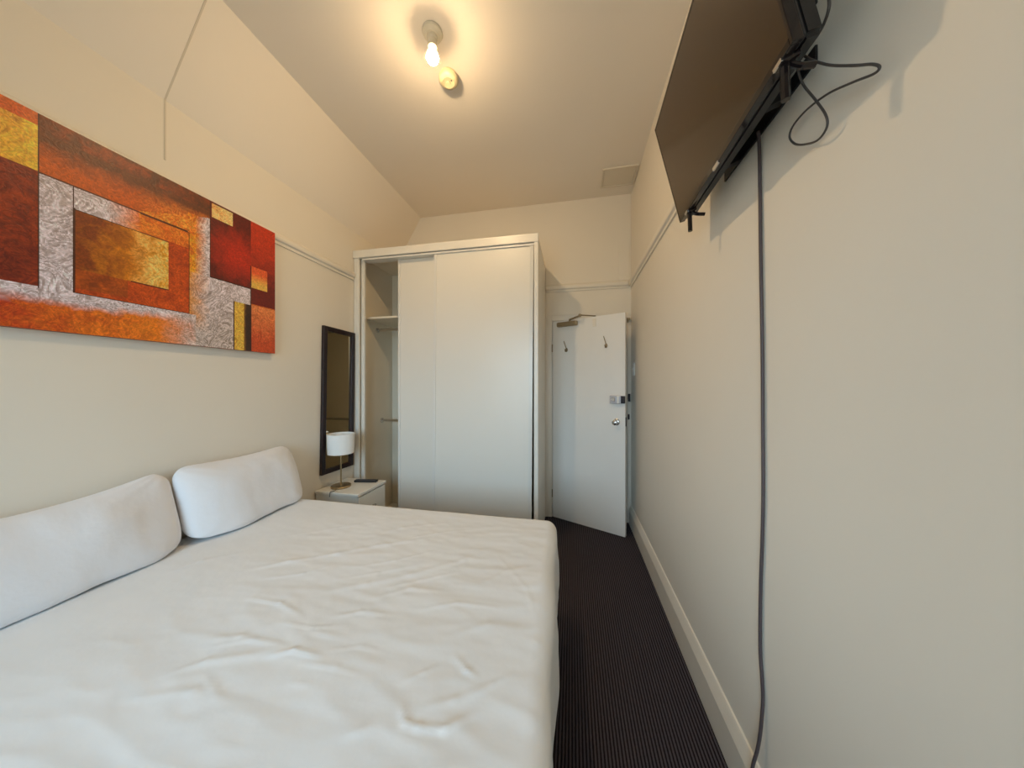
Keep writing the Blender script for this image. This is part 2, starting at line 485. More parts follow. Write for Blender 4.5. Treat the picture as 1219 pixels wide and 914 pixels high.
for (a, b, h, wd, fa, fb) in segs:
    ax, ay = a; bx, by = b
    vx, vy = bx - ax, by - ay; l2 = vx * vx + vy * vy
    t_ = np.clip(((PX - ax) * vx + (PY - ay) * vy) / l2, 0, 1)
    d_ = np.hypot(PX - ax - t_ * vx, PY - ay - t_ * vy)
    taper = np.ones_like(t_)
    if fa: taper = np.minimum(taper, 0.25 + t_ * 1.5)
    if fb: taper = np.minimum(taper, 0.25 + (1 - t_) * 1.5)
    H = np.maximum(H, H + h * np.clip(taper, 0, 1) * np.exp(-(d_ / wd) ** 2) - 0.0)
PZ = PZ + topw * H
side = np.clip((DD - rr) / .2, 0, 1)
bulge = side * (0.002 + 0.006 * np.sin(GY * 11 + 1.3) + 0.008 * np.sin(GX * 9) + .006 * n2) * np.where(UX > .5, .8, 1)
PX = PX + UX * bulge * (GX > -1.9); PY = PY + UY * bulge
# the foot edge is not quite square to the wall: the near corner stands out further
foot = np.clip((PX + 0.6) / .5, 0, 1)
PX = PX + foot * np.clip((1.75 - PY), 0, 1.6) * 0.036 + foot * 0.004 * np.sin(PY * 13)
PX = np.maximum(PX, XL + 0.004)
nx_, ny_ = GX.shape
verts = np.stack([PX, PY, PZ], -1).reshape(-1, 3)
ii, jj = np.meshgrid(np.arange(nx_ - 1), np.arange(ny_ - 1), indexing='ij')
a_ = (ii * ny_ + jj).ravel()
faces = np.stack([a_, a_ + ny_, a_ + ny_ + 1, a_ + 1], -1)
me = bpy.data.meshes.new('fitted_sheet')
me.from_pydata(verts.tolist(), [], faces.tolist())
me.materials.append(M['sheet'])
me.polygons.foreach_set('use_smooth', [True] * len(me.polygons))
sheet = bpy.data.objects.new('fitted_sheet', me); COL.objects.link(sheet)
tag(sheet, 'creased white fitted sheet pulled over the mattress', 'bed sheet')

def pillow(name, label, y0, y1, bottom, top, thick, seed, sag):
    """stands on its long edge and leans on the wall; bottom/top = (x, z) of its lower and upper seams"""
    n = 56
    bx, bz = bottom; tx, tz = top
    wdt = y1 - y0
    up = Vector((tx - bx, 0, tz - bz)); hgt = up.length; up.normalize()
    nr = Vector((up.z, 0, -up.x))                       # faces the room
    c0 = Vector((bx, (y0 + y1) / 2, bz))
    t = bmesh.new()
    grid = {}
    for sgn in (1, -1):
        for i in range(n + 1):
            for j in range(n + 1):
                u, v = -1 + 2 * i / n, -1 + 2 * j / n
                edge = i in (0, n) or j in (0, n)
                if sgn == -1 and edge:
                    grid[(sgn, i, j)] = grid[(1, i, j)]; continue
                # spread samples towards the seams
                uu, vv = math.sin(u * math.pi / 2), math.sin(v * math.pi / 2)
                X = uu * (wdt / 2) * (1 - .020 * (1 - vv * vv) - (.13 if vv > 0 else .05) * (abs(vv) ** 6) * abs(uu) ** 3)
                Yl = (vv * (1 - .11 * abs(uu) ** 7 * (1 if vv > 0 else .3)) + 1) / 2 * hgt
                Yl += -vv * .028 * (1 - uu * uu) + sag * (1 - uu * uu) * (vv + 1) / 2 * -1
                prof = ((1 - uu ** 4) ** .50) * ((1 - vv ** 4) ** .50 if vv > 0 else (1 - vv ** 8) ** .42) * (1 - .10 * (uu * vv) ** 2)
                th = thick * prof * (1 - .34 * vv) * .5
                w = noise.noise(Vector((X * 5 + seed, Yl * 6, sgn * 2.0))) * .022 + noise.noise(Vector((X * 16 + seed, Yl * 9, sgn * 5.0))) * .0035
                # creases fanning out from the corners
                cr = 0
                for cu, cv in ((-1, -1), (1, -1), (-1, 1), (1, 1)):
                    dx, dy = uu - cu, vv - cv
                    rad = math.hypot(dx, dy)
                    cr += math.sin(math.atan2(dy, dx) * 13 + seed) * math.exp(-rad * 2.6) * .004
                th += (w + cr) * prof
                if sgn == -1: th *= .8
                wl = max(0.0, -vv) ** 1.2 if sgn > 0 else 0.0
                nb_ = (nr * (1 - wl) + Vector((.90, 0, -.75)) * wl)
                p = c0 + Vector((0, X, 0)) + up * Yl + nb_ * (th * sgn)
                p.x = max(p.x, XL + .006)
                p.z = max(p.z, .605)
                grid[(sgn, i, j)] = t.verts.new(p)
    for sgn in (1, -1):
        for i in range(n):
            for j in range(n):
                q = [grid[(sgn, i, j)], grid[(sgn, i + 1, j)], grid[(sgn, i + 1, j + 1)], grid[(sgn, i, j + 1)]]
                if sgn < 0: q.reverse()
                try: t.faces.new(q)
                except ValueError: pass
    bmesh.ops.recalc_face_normals(t, faces=t.faces[:])
    o = obj(name, t, M['pillow'], smooth=False)
    o.data.polygons.foreach_set('use_smooth', [True] * len(o.data.polygons))
    tag(o, label, 'pillow', None)
    return o
pillow('pillow', 'longer white pillow against the left wall, furthest from the bedside table', 0.30, 1.120, (-1.838, .640), (-1.935, .975), .19, 2.0, .030)
pillow('pillow', 'shorter white pillow against the left wall, closest to the bedside table', 1.112, 1.748, (-1.815, .640), (-1.925, .975), .19, 9.0, -.005)

# ------------------------------------------------------------ painting
PY0, PY1, PZ0, PZ1, PXF = 0.44, 1.672, 1.583, 2.386, -1.945
rng = np.random.RandomState(7)
def vnoise(Y, Z, sy, sz, seed):
    r = np.random.RandomState(seed); g = r.rand(128, 128)
    a, b = (Y * sy) % 127, (Z * sz) % 127
    i, j = a.astype(int), b.astype(int); fa, fb = a - i, b - j
    fa = fa * fa * (3 - 2 * fa); fb = fb * fb * (3 - 2 * fb)
    i2, j2 = (i + 1) % 128, (j + 1) % 128
    return (g[i, j] * (1 - fa) + g[i2, j] * fa) * (1 - fb) + (g[i, j2] * (1 - fa) + g[i2, j2] * fa) * fb
def fbm(Y, Z, s, seed, o=4):
    v = 0; amp = .5
    for k in range(o): v = v + amp * vnoise(Y + k * 3.1, Z + k * 1.7, s * 2 ** k, s * 2 ** k, seed + k); amp *= .5
    return v / (1 - .5 ** o)
nY, nZ = 400, 262
yy = np.linspace(PY0, PY1, nY); zz = np.linspace(PZ0, PZ1, nZ)
CY, CZ = np.meshgrid((yy[:-1] + yy[1:]) / 2, (zz[:-1] + zz[1:]) / 2, indexing='ij')
warp = fbm(CY, CZ, 9, 21, 3)
big = fbm(CY, CZ, 6, 3, 3); mid = fbm(CY + .1 * warp, CZ - .1 * warp, 28, 11, 3)
strk = 1 - np.abs(2 * vnoise(CY + .10 * np.sin(CZ * 34 + 6 * warp), CZ + .10 * np.sin(CY * 38 + 5 * warp), 62, 62, 31) - 1)
strk = strk ** 2.0
def srgb(c):
    c = np.array(c, float) / 255
    return np.where(c <= .04045, c / 12.92, ((c + .055) / 1.055) ** 2.4)
IM = np.zeros(CY.shape + (3,))
def lerp(a, b, t): return srgb(a) * (1 - t[..., None]) + srgb(b) * t[..., None]
def fill(y0, y1, z0, z1, colarr):
    m = (CY >= y0) & (CY < y1) & (CZ >= z0) & (CZ < z1)
    IM[m] = colarr[m]
def ln(y0, y1, z0, z1, w=.0035, c=(60, 25, 12)):
    for a in ((y0 - w, y0, z0, z1), (y1 - w, y1, z0, z1), (y0, y1, z0, z0 + w), (y0, y1, z1 - w, z1)):
        fill(*a, lerp(c, c, CY * 0))
c01 = lambda x: np.clip(x, 0, 1)
silver = lerp((150, 134, 118), (214, 205, 196), c01(.15 + .75 * strk + .35 * (mid - .5)))
silver2 = lerp((118, 104, 72), (196, 184, 158), c01(.1 + .8 * strk + .4 * (mid - .5)))
# ground: rust orange
g = lerp((160, 58, 10), (212, 104, 22), c01(mid * .7 + strk * .45 - .05))
IM[:] = g
# top band: dark brown over orange
IM_top = lerp((92, 44, 14), (150, 62, 14), c01((mid - .3) * 1.6))
edge = 2.385 - .085 + .03 * (big - .5) * 2 - .10 * c01((CY - .9) * 0) 
top = lerp((96, 46, 14), (176, 78, 12), c01(((2.30 + .02 * (mid - .5) - CZ) / .07) + .5 * (mid - .5)))
topo = top * (1 - c01((CY - 1.0) / .25)[..., None] * c01((2.30 - CZ) / .06)[..., None]) + lerp((190, 92, 16), (222, 140, 50), c01(strk)) * (c01((CY - 1.0) / .25)[..., None] * c01((2.30 - CZ) / .06)[..., None])
fill(.762, 1.305, 2.165, 2.39, topo)
fill(.762, 1.305, 2.325, 2.39, IM_top * .8)
# left: golden block, dark red block
fill(PY0, .762, 2.340, 2.39, lerp((176, 66, 8), (206, 104, 14), c01(mid)))
fill(PY0, .762, 2.172, 2.340, lerp((176, 92, 10), (226, 184, 50), c01((CY - .60) / .16 * .75 + (mid - .5) * .9 + .25 * strk)))
fill(PY0, .760, 1.738, 2.172, lerp((92, 22, 10), (142, 50, 12), c01(mid * 1.1 + .35 * strk - .3 + (CZ - 1.9) * .6)))
# silver frame around the rust square
fadeT = c01((CY - .93) / .10 + .4 * (mid - .5))
og = lerp((196, 92, 14), (224, 128, 32), c01(strk * .8 + (mid - .5)))
ringtop = silver * (1 - fadeT[..., None]) + og * fadeT[..., None]
fill(.762, 1.205, 2.062, 2.172, ringtop)
fill(.762, .842, 1.735, 2.172, silver)
# right-hand gold column that fades into silver
gc = c01((CY - 1.235) / .055 + .5 * (mid - .5))
goldcol = lerp((200, 104, 14), (220, 156, 30), c01(strk + (mid - .5))) * (1 - gc[..., None]) + silver * gc[..., None]
fill(1.205, 1.302, 1.72, 2.27, goldcol)
tri = (CY > 1.02) & (CY < 1.302) & (CZ > 2.165) & (CZ < 2.285 - .06 * 0) & (CZ < 2.17 + (CY - 1.02) * .42)
IM[tri] = (lerp((200, 98, 14), (226, 150, 46), c01(strk * .9 + (mid - .5) * .8)) * (1 - gc[..., None]) + silver * gc[..., None])[tri]
# lower right silver area
lo = c01((1.95 - CZ) / .3 + (CY - 1.3) * .5 + .4 * (mid - .5))
sv = silver * (1 - .6 * lo[..., None]) + silver2 * (.6 * lo[..., None])
fill(1.205, 1.518, PZ0, 1.965, sv)
gl = c01((1.30 - CY) / .10 + .5 * (mid - .5)) * c01((CZ - 1.66) / .06)
m = (CY > 1.205) & (CY < 1.302) & (CZ > 1.62) & (CZ < 1.965)
IM[m] = (sv * (1 - gl[..., None]) + lerp((186, 112, 24), (204, 142, 40), strk) * gl[..., None])[m]
# bottom band: silver strip above red-orange
bt = lerp((158, 42, 8), (208, 112, 20), c01((CY - .62) / .5 + (mid - .5) * .8 + .2 * strk))
sf = c01((CZ - (1.675 + .02 * (mid - .5) * 2 + .03 * c01((CY - .9) * 2))) / .035)
rf = c01((CY - 1.10) / .16 + .5 * (mid - .5))
bband = bt * (1 - sf[..., None]) + silver * sf[..., None]
bband = bband * (1 - rf[..., None]) + sv * rf[..., None]
fill(PY0, 1.24, PZ0, 1.742, bband)
# rust square with golden heart
fill(.842, 1.211, 1.742, 2.164 - .0, lerp((150, 52, 8), (192, 74, 12), c01(mid + .3 * strk - .2)))
fill(.842, 1.211, 2.080, 2.164, og)
fill(.842, 1.211, 1.742, 2.080, lerp((148, 50, 6), (196, 80, 14), c01(mid + .3 * strk - .2)))
hx = c01((CY - .88) / .22 + (mid - .5) * .9) * c01((CZ - 1.785) / .05 + (mid - .5))
heart = lerp((118, 52, 8), (206, 126, 10), hx)
h2 = c01((CY - 1.00) / .12 + (mid - .5) * .6)
heart = heart * (1 - .75 * h2[..., None]) + lerp((214, 158, 40), (240, 214, 120), c01(strk * .8 + (mid - .4))) * (.75 * h2[..., None])
fill(.845, 1.128, 1.842, 2.078, heart)
lm = (CY > .845) & (CY < .99) & (CZ > 1.765) & (CZ <= 1.842)
IM[lm] = lerp((112, 46, 8), (170, 76, 10), c01(mid))[lm]
for a in ((.842, 1.211, 1.742, 2.164),): ln(*a)
fill(.842, 1.03, 2.078, 2.164, ringtop)
ln(.842, 1.128, 2.074, 2.079); fill(1.0, 1.128, 1.838, 1.843, lerp((90, 30, 10), (90, 30, 10), CY * 0))
fill(.842, .846, 1.742, 2.08, lerp((60, 25, 12), (60, 25, 12), CY * 0))
# dark red block at the right and its small squares
fill(1.302, 1.518, 1.970, 2.39, lerp((88, 20, 8), (170, 36, 8), c01(1.2 - np.hypot(CY - 1.44, CZ - 2.14) / .15 + (mid - .5) * .6)))
fill(1.518, 1.68, 1.875, 2.39, lerp((98, 20, 8), (172, 46, 12), c01((CZ - 2.0) / .25 + (mid - .5) * .5)))
fill(1.312, 1.416, 2.300, 2.378, lerp((196, 120, 30), (232, 196, 120), c01(.3 + strk * .6 + (CY - 1.36) * 4)))
fill(1.516, 1.620, 1.978, 2.110, lerp((226, 168, 66), (206, 84, 34), c01((CZ - 2.0) / .07)))
# yellow and dark upright strips, orange corner
fill(1.424, 1.490, PZ0, 1.866, lerp((190, 142, 40), (222, 180, 66), c01(strk)))
fill(1.478, 1.518, PZ0, 1.866, lerp((46, 26, 12), (128, 84, 24), c01((1.49 - CY) / .012 + mid - .5)))
fill(1.518, 1.68, PZ0, 1.870, lerp((176, 66, 22), (210, 124, 60), c01((CZ - 1.66) / .18 * .8 + strk * .4 - .2)))
for a in ((.758, .762, 1.738, 2.39), (1.300, 1.304, 1.97, 2.38), (1.420, 1.424, PZ0, 1.866), (1.516, 1.520, PZ0, 2.11)):
    fill(*a, lerp((58, 24, 12), (58, 24, 12), CY * 0))
fill(1.302, 1.518, 1.966, 1.970, lerp((50, 22, 12), (50, 22, 12), CY * 0)); fill(.762, 1.205, 2.166, 2.170, lerp((84, 36, 14), (84, 36, 14), CY * 0))
IM = np.clip(IM * (0.88 + .26 * strk[..., None]) * np.array((1.36, 1.32, 1.62)), 0, .88)

pm = bpy.data.materials.new('acrylic_paint'); pm.use_nodes = True
N, L = pm.node_tree.nodes, pm.node_tree.links
b = N['Principled BSDF']; b.inputs['Roughness'].default_value = .42
ca = N.new('ShaderNodeVertexColor'); ca.layer_name = 'paint'
nz = N.new('ShaderNodeTexNoise'); nz.inputs['Scale'].default_value = 45; nz.inputs['Detail'].default_value = 4; nz.inputs['Distortion'].default_value = 2.5
tc = N.new('ShaderNodeTexCoord'); L.new(tc.outputs['Object'], nz.inputs['Vector'])
rp = N.new('ShaderNodeValToRGB'); rp.color_ramp.elements[0].position = .35; rp.color_ramp.elements[0].color = (.74, .74, .74, 1); rp.color_ramp.elements[1].position = .68; rp.color_ramp.elements[1].color = (1.18, 1.18, 1.18, 1)
L.new(nz.outputs['Fac'], rp.inputs['Fac'])
mx = N.new('ShaderNodeVectorMath'); mx.operation = 'MULTIPLY'
L.new(ca.outputs['Color'], mx.inputs[0]); L.new(rp.outputs['Color'], mx.inputs[1]); L.new(mx.outputs[0], b.inputs['Base Color'])
bp = N.new('ShaderNodeBump'); bp.inputs['Strength'].default_value = .35; bp.inputs['Distance'].default_value = .003
L.new(nz.outputs['Fac'], bp.inputs['Height']); L.new(bp.outputs['Normal'], b.inputs['Normal'])

pic = thing('abstract_painting', 'wide abstract canvas of rust, gold, red and silver blocks above the bed', 'painting', (PXF - .015, (PY0 + PY1) / 2, PZ0))
Yg, Zg = np.meshgrid(yy, zz, indexing='ij')
V = np.stack([np.zeros_like(Yg) + .015, Yg - (PY0 + PY1) / 2, Zg - PZ0], -1).reshape(-1, 3)
ii, jj = np.meshgrid(np.arange(nY - 1), np.arange(nZ - 1), indexing='ij')
a_ = (ii * nZ + jj).ravel()
Fc = np.stack([a_, a_ + nZ, a_ + nZ + 1, a_ + 1], -1)
me = bpy.data.meshes.new('painted_canvas'); me.from_pydata(V.tolist(), [], Fc.tolist())
ca_ = me.color_attributes.new('paint', 'FLOAT_COLOR', 'CORNER')
colr = np.concatenate([IM.reshape(-1, 3), np.ones((IM.shape[0] * IM.shape[1], 1))], 1)
ca_.data.foreach_set('color', np.repeat(colr, 4, axis=0).astype(np.float32).ravel())
me.materials.append(pm)
co = bpy.data.objects.new('painted_canvas', me); COL.objects.link(co); co.parent = pic
M['canvas_edge'] = mat('painted_canvas_edge', (.30, .07, .02), .6, var=.3, var_scale=20)
hy = (PY1 - PY0) / 2
obj('canvas_edge', B((-.018, .0145, -hy, hy, 0, PZ1 - PZ0)), M['canvas_edge'], pic)

# ------------------------------------------------------------ mirror
mr = thing('wall_mirror', 'tall narrow mirror in a dark brown frame on the left wall', 'mirror', (XL, 2.245, .645))
mr.rotation_euler = (math.radians(-1.1), 0, 0)
h, wv, fw = 1.205, .178, .038
obj('mirror_frame', B((.002, .026, -wv, -wv + fw, 0, h), (.002, .026, wv - fw, wv, 0, h), (.002, .026, -wv + fw, wv - fw, 0, fw), (.002, .026, -wv + fw, wv - fw, h - fw, h), bevel=.003), M['espresso'], mr)
obj('mirror_glass', B((.004, .012, -wv + fw - .003, wv - fw + .003, fw - .003, h - fw + .003)), M['mirror'], mr)

# ------------------------------------------------------------ wardrobe
WX0, WX1, WY0, WY1, WZ = -1.974, -0.274, 2.452, 3.05, 2.600
wd = thing('wardrobe', 'tall white wardrobe with two sliding doors, open at its left end', 'wardrobe', (WX0, WY0, 0))
def wb(name, m, *boxes, bevel=.0, parent=wd, smooth=False):
    bm = bmesh.new()
    for b_ in boxes: box(bm, b_[0] - WX0, b_[1] - WX0, b_[2] - WY0, b_[3] - WY0, b_[4], b_[5], bevel)
    return obj(name, bm, m, parent, smooth)
wb('side_panel', M['inner'], (WX0, WX0 + .018, WY0 + .02, YB - .004, 0, WZ - .02))
wb('side_panel', M['lam'], (WX1 - .018, WX1, WY0 + .02, YB - .004, 0, WZ - .02))
wb('top_panel', M['inner'], (WX0, WX1, WY0 + .02, YB - .004, WZ - .019, WZ))
wb('back_panel', M['inner'], (WX0 + .018, WX1 - .018, WY1 - .02, WY1 - .004, .06, WZ - .02))
wb('fascia', M['lam'], (WX0 - .002, WX1 + .006, WY0 - .012, WY0 + .02, 2.535, WZ + .004), bevel=.003)
wb('stile', M['lam'], (WX0, WX0 + .052, WY0, WY0 + .02, 0, 2.535), bevel=.002)
wb('stile', M['lam'], (WX0 + .052, WX0 + .088, WY0 + .03, WY0 + .05, 0, 2.55), bevel=.002)
wb('stile', M['lam'], (WX1 - .030, WX1 + .004, WY0 - .008, WY0 + .02, 0, 2.535), bevel=.002)
wb('plinth', M['lam'], (WX0 + .02, WX1 - .02, WY0 + .04, WY0 + .07, 0, .06))
wb('floor_panel', M['lam'], (WX0 + .02, WX1 - .02, WY0 + .07, WY1 - .02, .045, .062))
wb('door_track', M['alu'], (WX0 + .09, WX1 - .03, WY0 + .002, WY0 + .085, 2.515, 2.53))
wb('floor_track', M['alu'], (WX0 + .09, WX1 - .03, WY0 + .004, WY0 + .040, .060, .066))
wb('divider', M['inner'], (-1.10, -1.082, WY0 + .10, WY1 - .02, .06, WZ - .02))
wb('shelf', M['inner'], (WX0 + .018, -1.10, WY0 + .13, WY1 - .02, 2.005, 2.023), bevel=.001)
for yy_, zr in ((2.765, 1.93), (2.84, 1.003)):
    bm = bmesh.new()
    cyl(bm, (.018, yy_ - WY0, zr), (-1.10 - WX0, yy_ - WY0, zr), .0125)
    r_ = obj('hanging_rail', bm, M['chrome'], wd, True)
    bm = bmesh.new(); cyl(bm, (.018, yy_ - WY0, zr), (.030, yy_ - WY0, zr), .024); obj('rail_socket', bm, M['chrome'], r_, True)
# sliding doors: panel with slim profiles down both edges
def sliding(x0, x1, y, tilt):
    e = wb('sliding_door', M['gloss'], (x0 + .018, x1 - .018, y + .006, y + .018, .070, 2.512))
    profs = []
    for a, b_, s in ((x0, x0 + .022, 1), (x1 - .030, x1, -1)):
        bx = [(a, b_, y + .001, y + .026, .068, 2.514)]
        if b_ - a > .025:
            bx += [(a + .002, a + .006, y - .003, y + .002, .068, 2.514), (a + .012, a + .016, y - .003, y + .002, .068, 2.514), (b_ - .006, b_ - .001, y - .003, y + .002, .068, 2.514)]
        o = wb('edge_profile', M['alu'], *bx); o.parent = e; profs.append(o)
    # lean about the top edge
    zp = 2.5
    mtx = Matrix.Translation((x1 - WX0, 0, zp)) @ Matrix.Rotation(tilt, 4, 'Y') @ Matrix.Translation((-(x1 - WX0), 0, -zp))
    e.data.transform(mtx)
    for o in profs: o.data.transform(mtx)
    return e
sliding(-1.184, -.309, WY0 + .008, math.radians(.42))
sliding(-1.556, -.70, WY0 + .050, 0)

# ------------------------------------------------------------ entrance door (ajar)
HX, HY = -0.198, 3.156
ang = math.atan2(2.859 - 3.166, .467 + .198)
dr = bpy.data.objects.new('door_1', None); COL.objects.link(dr); dr['kind'] = 'structure'
dr.location = (HX, HY, 0); dr.rotation_euler = (0, 0, ang)
DW, DH = .732, 2.021
obj('door_leaf', B((0.002, DW, 0, .036, .008, DH), bevel=.0015), M['door'], dr)
for z in (.25, 1.75):
    bm = bmesh.new(); cyl(bm, (-.002, -.004, z - .04), (-.002, -.004, z + .04), .005); obj('hinge', bm, M['brass'], dr, True)
# closer: box on the leaf, arm to the frame head
cl = obj('door_closer', B((.065, .285, -.045, -.001, 1.955, 2.000), bevel=.012), M['brass'], dr)
bm = bmesh.new()
cyl(bm, (.205, -.024, 1.995), (.205, -.024, 2.022), .010)
cyl(bm, (.205, -.024, 2.018), (.330, -.070, 2.030), .0085)
cyl(bm, (.330, -.070, 2.020), (.330, -.070, 2.046), .013)
cyl(bm, (.330, -.070, 2.038), (.400, .155, 2.060), .006)
obj('closer_arm', bm, M['brass'], cl, True)
obj('top_bracket', B((.43, .465, -.004, 0, 1.925, 2.00), bevel=.001), M['trim'], dr)
for hx_, hz in ((.158, 1.722), (.560, 1.735)):
    bm = bmesh.new()
    lathe(bm, [(0, 0), (.014, 0), (.014, .004), (0, .005)], seg=20, mtx=Matrix.Translation((hx_, 0, hz)) @ Matrix.Rotation(math.radians(90), 4, 'X') @ Matrix.Scale(1.5, 4, (0, 1, 0)))
    tube(bm, [(hx_, -.003, hz + .01), (hx_ - .003, -.022, hz + .04), (hx_ - .008, -.040, hz + .075), (hx_ - .009, -.044, hz + .085)], .0038, 8)
    tube(bm, [(hx_, -.003, hz - .004), (hx_, -.024, hz - .018), (hx_, -.034, hz - .005), (hx_, -.036, hz + .006)], .0048, 8)
    obj('coat_hook', bm, M['brass'], dr, True)
lk = obj('rim_lock', B((.600, .700, -.030, 0, 1.202, 1.276), bevel=.004), M['steel'], dr)
obj('lock_plate', B((.668, .684, -.033, -.029, 1.206, 1.272), bevel=.001), M['whitepl'], lk)
bm = bmesh.new(); lathe(bm, [(0, 0), (.019, 0), (.019, .014), (.014, .020), (0, .020)], mtx=Matrix.Translation((.636, -.029, 1.240)) @ Matrix.Rotation(math.radians(90), 4, 'X')); obj('thumb_turn', bm, M['chrome'], lk, True)
obj('latch_case', B((.700, .732, -.026, 0, 1.206, 1.272), bevel=.002), M['dark'], lk)
bm = bmesh.new(); lathe(bm, [(0, 0), (.030, 0), (.031, .004), (.026, .009), (.012, .011), (.010, .034), (.018, .038), (.025, .050), (.023, .062), (.012, .068), (0, .069)], mtx=Matrix.Translation((.655, 0, 1.035)) @ Matrix.Rotation(math.radians(90), 4, 'X'))
obj('door_knob', bm, M['chrome'], dr, True)
obj('edge_plate', B((DW - .001, DW + .0015, .006, .030, 1.00, 1.08)), M['dark'], dr)

# fittings on the right-hand frame
kp = obj('lock_keeper', B((-.010, .010, -.028, 0, -.038, .038), bevel=.003), M['dark']); kp.location = (.552, YB - .012, 1.245)
tag(kp, 'small black lock keeper on the right door frame, level with the rim lock', 'lock keeper')
kp = obj('strike_plate', B((-.008, .008, -.006, 0, -.026, .026), bevel=.001), M['dark']); kp.location = (.550, YB - .012, 1.055)
tag(kp, 'small dark strike plate on the door frame below the lock keeper', 'strike plate')
kp = obj('frame_bracket', B((-.020, .010, -.030, 0, -.010, .010), (-.020, -.008, -.030, 0, -.030, -.008), bevel=.002), M['brass']); kp.location = (.552, YB - .012, 2.02)
tag(kp, 'small dark metal bracket at the top right of the door frame', 'bracket')

# light switch on the right wall
ls = thing('light_switch', 'white light switch on the right wall beside the door', 'light switch', (XR, 3.02, 1.52))
obj('switch_plate', B((-.010, 0, -.036, .036, -.060, .060), bevel=.003), M['whitepl'], ls)
obj('rocker', B((-.014, -.009, -.008, .008, -.014, .014), bevel=.001), M['whitepl'], ls)

# ------------------------------------------------------------ bedside table, lamp, remote
ns = thing('bedside_table', 'white bedside table between the bed and the wardrobe', 'bedside table', (-1.776, 2.190, 0))
def nb(name, m, *bx, bevel=.0, parent=ns): return obj(name, B(*bx, bevel=bevel), m, parent)
nb('cabinet_body', M['lam'], (-.192, .170, -.165, .165, .04, .520), bevel=.002)
nb('table_top', M['lam'], (-.196, .192, -.175, .175, .520, .545), bevel=.006)
nb('plinth', M['lam'], (-.18, .15, -.15, .15, 0, .04))
for z0, z1 in ((.05, .275), (.285, .512)):
    d_ = nb('drawer', M['gloss'], (.170, .188, -.163, .163, z0, z1), bevel=.002)
    bm = bmesh.new(); lathe(bm, [(0, 0), (.007, 0), (.007, .01), (.013, .016), (.012, .024), (0, .026)], seg=24, mtx=Matrix.Translation((.188, 0, (z0 + z1) / 2)) @ Matrix.Rotation(math.radians(90), 4, 'Y'))
    obj('knob', bm, M['chrome'], d_, True)

tl = thing('table_lamp', 'small table lamp with white drum shade and bronze stem', 'table lamp', (-1.842, 2.140, .545))
bm = bmesh.new(); lathe(bm, [(0, 0), (.072, 0), (.074, .003), (.074, .012), (.070, .016), (.012, .018), (0, .018)]); obj('base', bm, M['bronze'], tl, True)
bm = bmesh.new(); lathe(bm, [(0, .016), (.006, .017), (.0055, .385), (.010, .388), (.010, .40), (0, .40)], seg=24); obj('stem', bm, M['bronze'], tl, True)
bm = bmesh.new(); lathe(bm, [(.096, .274), (.101, .432), (.0985, .432), (.0935, .274), (.096, .274)], seg=64)
sh = obj('lamp_shade', bm, M['shade'], tl, True)
bm = bmesh.new()
for a in (0, 2.094, 4.189): cyl(bm, (0, 0, .400), (.097 * math.cos(a), .097 * math.sin(a), .404), .0015, 8)
obj('shade_ring', bm, M['bronze'], sh, True)
bm = bmesh.new(); lathe(bm, [(0, .33), (.014, .332), (.024, .35), (.026, .37), (.016, .39), (0, .392)], seg=24); obj('bulb', bm, M['whitepl'], tl, True)
bm = bmesh.new(); tube(bm, [(.02, -.072, .006), (.028, -.10, .004), (.02, -.125, .004), (.018, -.132, .003), (.02, -.139, -.015), (.02, -.140, -.03)], .0026, 8); obj('lamp_cord', bm, M['cable'], tl, True)

rm = thing('remote_control', 'black remote control lying on the bedside table behind the lamp', 'remote control', (-1.725, 2.290, .545), math.radians(10))
obj('remote_body', B((-.095, .095, -.022, .022, 0, .018), bevel=.005), M['black'], rm)
bm = bmesh.new()
for i in range(9):
    for j in range(3): box(bm, -.078 + i * .018, -.068 + i * .018, -.015 + j * .012, -.009 + j * .012, .017, .0195)
obj('buttons', bm, M['button'], rm)

# ------------------------------------------------------------ television on its bracket
Bp, Np, Tp = Vector((.46, 1.433, 2.08)), Vector((.434, .704, 2.066)), Vector((.356, 1.429, 2.498))
e1 = (Np - Bp).normalized(); e2 = (Tp - Bp); e2 = (e2 - e1 * e2.dot(e1)).normalized(); e3 = e1.cross(e2)
W_, H_ = .73, .43
tv = thing('television', 'black flat screen television tilted down high on the right wall', 'television')
tv.matrix_world = Matrix.Translation(Bp + e1 * W_ / 2) @ Matrix((e1, e2, e3)).transposed().to_4x4()
hw = W_ / 2
obj('screen', B((-hw + .008, hw - .008, .016, H_ - .008, -.004, -.0008)), M['screen'], tv)
obj('bezel', B((-hw, -hw + .009, 0, H_, -.020, 0), (hw - .009, hw, 0, H_, -.020, 0), (-hw + .009, hw - .009, 0, .017, -.020, 0), (-hw + .009, hw - .009, H_ - .009, H_, -.020, 0), bevel=.0015), M['blackgloss'], tv)
obj('chassis', B((-hw + .004, hw - .004, .004, H_ - .004, -.030, -.006), bevel=.006), M['black'], tv)
bm = bmesh.new()
t_ = bmesh.new(); bmesh.ops.create_cube(t_, size=1)
for v in t_.verts:
    back = v.co.z < 0
    v.co = Vector((v.co.x * (.70 if back else .72), .156 + v.co.y * (.29 if back else .306), -.070 if back else -.026))
bmesh.ops.bevel(t_, geom=t_.edges[:], offset=.008, segments=3, affect='EDGES'); merge(bm, t_)
obj('rear_housing', bm, M['black'], tv)
obj('logo_badge', B((-.020, .020, -.006, .005, -.004, .0020), bevel=.002), M['chrome'], tv)
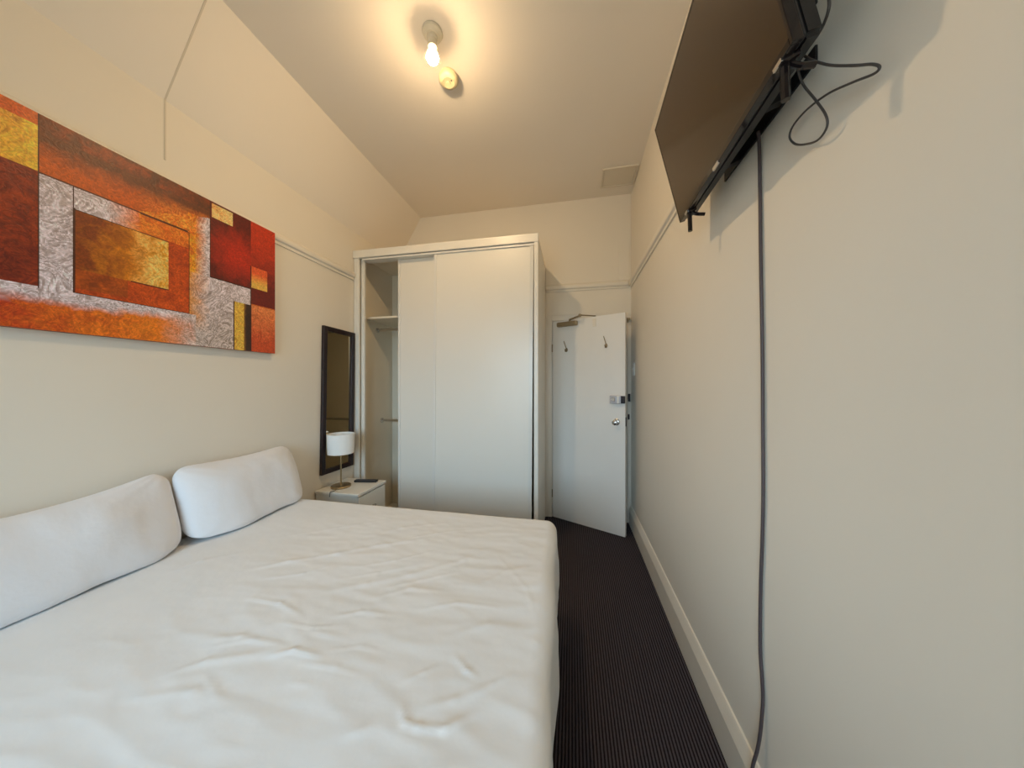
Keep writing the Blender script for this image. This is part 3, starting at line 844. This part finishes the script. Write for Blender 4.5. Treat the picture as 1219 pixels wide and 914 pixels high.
for lx in (-hw + .085, hw - .048):
    bm = bmesh.new()
    box(bm, lx - .016, lx + .016, -.006, .016, -.034, -.001, .003)
    fr, bk = Vector((lx, -.078, .004)), Vector((lx, -.030, -.062))
    tube(bm, [Vector((lx, 0, -.012)), Vector((lx, -.030, -.006)), fr], .0085, 8)
    tube(bm, [Vector((lx, 0, -.016)), Vector((lx, -.018, -.034)), bk], .0065, 8)
    f_ = obj('stand_foot', bm, M['blackgloss'], tv, True)
    bm = bmesh.new(); box(bm, lx - .014, lx + .014, -.004, .004, -.002, .003, .001); obj('foot_clip', bm, M['chrome'], f_)

br = thing('television_bracket', 'black steel wall bracket holding the television out from the right wall', 'wall bracket', (XR, 1.069, 2.24))
obj('wall_plate', B((-.006, 0, -.22, .22, -.09, -.05), (-.006, 0, -.22, .22, .05, .09), (-.006, 0, -.03, .03, -.05, .05), bevel=.001), M['bracket'], br)
for sy in (-1, 1):
    bm = bmesh.new()
    prism(bm, [(-.005, -.088), (-.005, .088), (-.100, .122), (-.112, .122), (-.055, -.104), (-.046, -.104)], 'y', sy * .115 - .012, sy * .115 + .012)
    obj('tilt_arm', bm, M['bracket'], br)

# cords
bm = bmesh.new()
pts = [on_x(902.5, 156, .555)] + [on_x(u, v, .568) for u, v in ((904, 180), (905.5, 300), (907.5, 420), (908, 500), (908.5, 580), (907.5, 640), (905.5, 700), (905, 770), (907, 805), (908.2, 830))]
pts += [on_x(907.2, 850, .566), on_x(905, 873, .561), on_x(901.5, 893, .556), on_x(896, 913, .546), (.541, 1.06, .12), (.538, 1.03, .04), (.530, .96, .008), (.528, .6, .006), (.53, .0, .006)]
tube(bm, pts, .0047, 10, sub=6)
tag(obj('power_cord', bm, M['cord'], smooth=True), 'long grey-brown cord hanging straight down the right wall from the television', 'cord')
bm = bmesh.new()
loop = [((985, -14), .50), ((987, 8), .50), ((979, 32), .505), ((966, 52), .51), ((956, 63), .515)]
tube(bm, [on_x(u, v, x) for (u, v), x in loop] + [on_x(950, 72, .515)], .0028, 10)
tag(obj('aerial_cable', bm, M['cable'], smooth=True), 'short dark cable rising behind the near end of the television', 'cable')
bm = bmesh.new()
loop = [((945, 30), .49), ((950, 56), .50), ((960, 68), .51), ((985, 77), .525), ((1015, 78), .54), ((1038, 76.5), .55), ((1047, 80), .555), ((1040, 88), .555), ((1015, 98), .552), ((985, 112), .55), ((960, 131), .552),
        ((944, 150), .556), ((940, 163), .558), ((946, 171), .56), ((957, 172), .56), ((973, 167), .558), ((984, 152), .554), ((983, 137), .55), ((970, 118), .545), ((957, 102), .535), ((951, 88), .52), ((948, 72), .505), ((944, 50), .49)]
tube(bm, [on_x(u, v, x) for (u, v), x in loop], .0024, 10)
tag(obj('looped_cable', bm, M['cable'], smooth=True), 'thin dark cable hanging in a loose loop beside the television', 'cable')
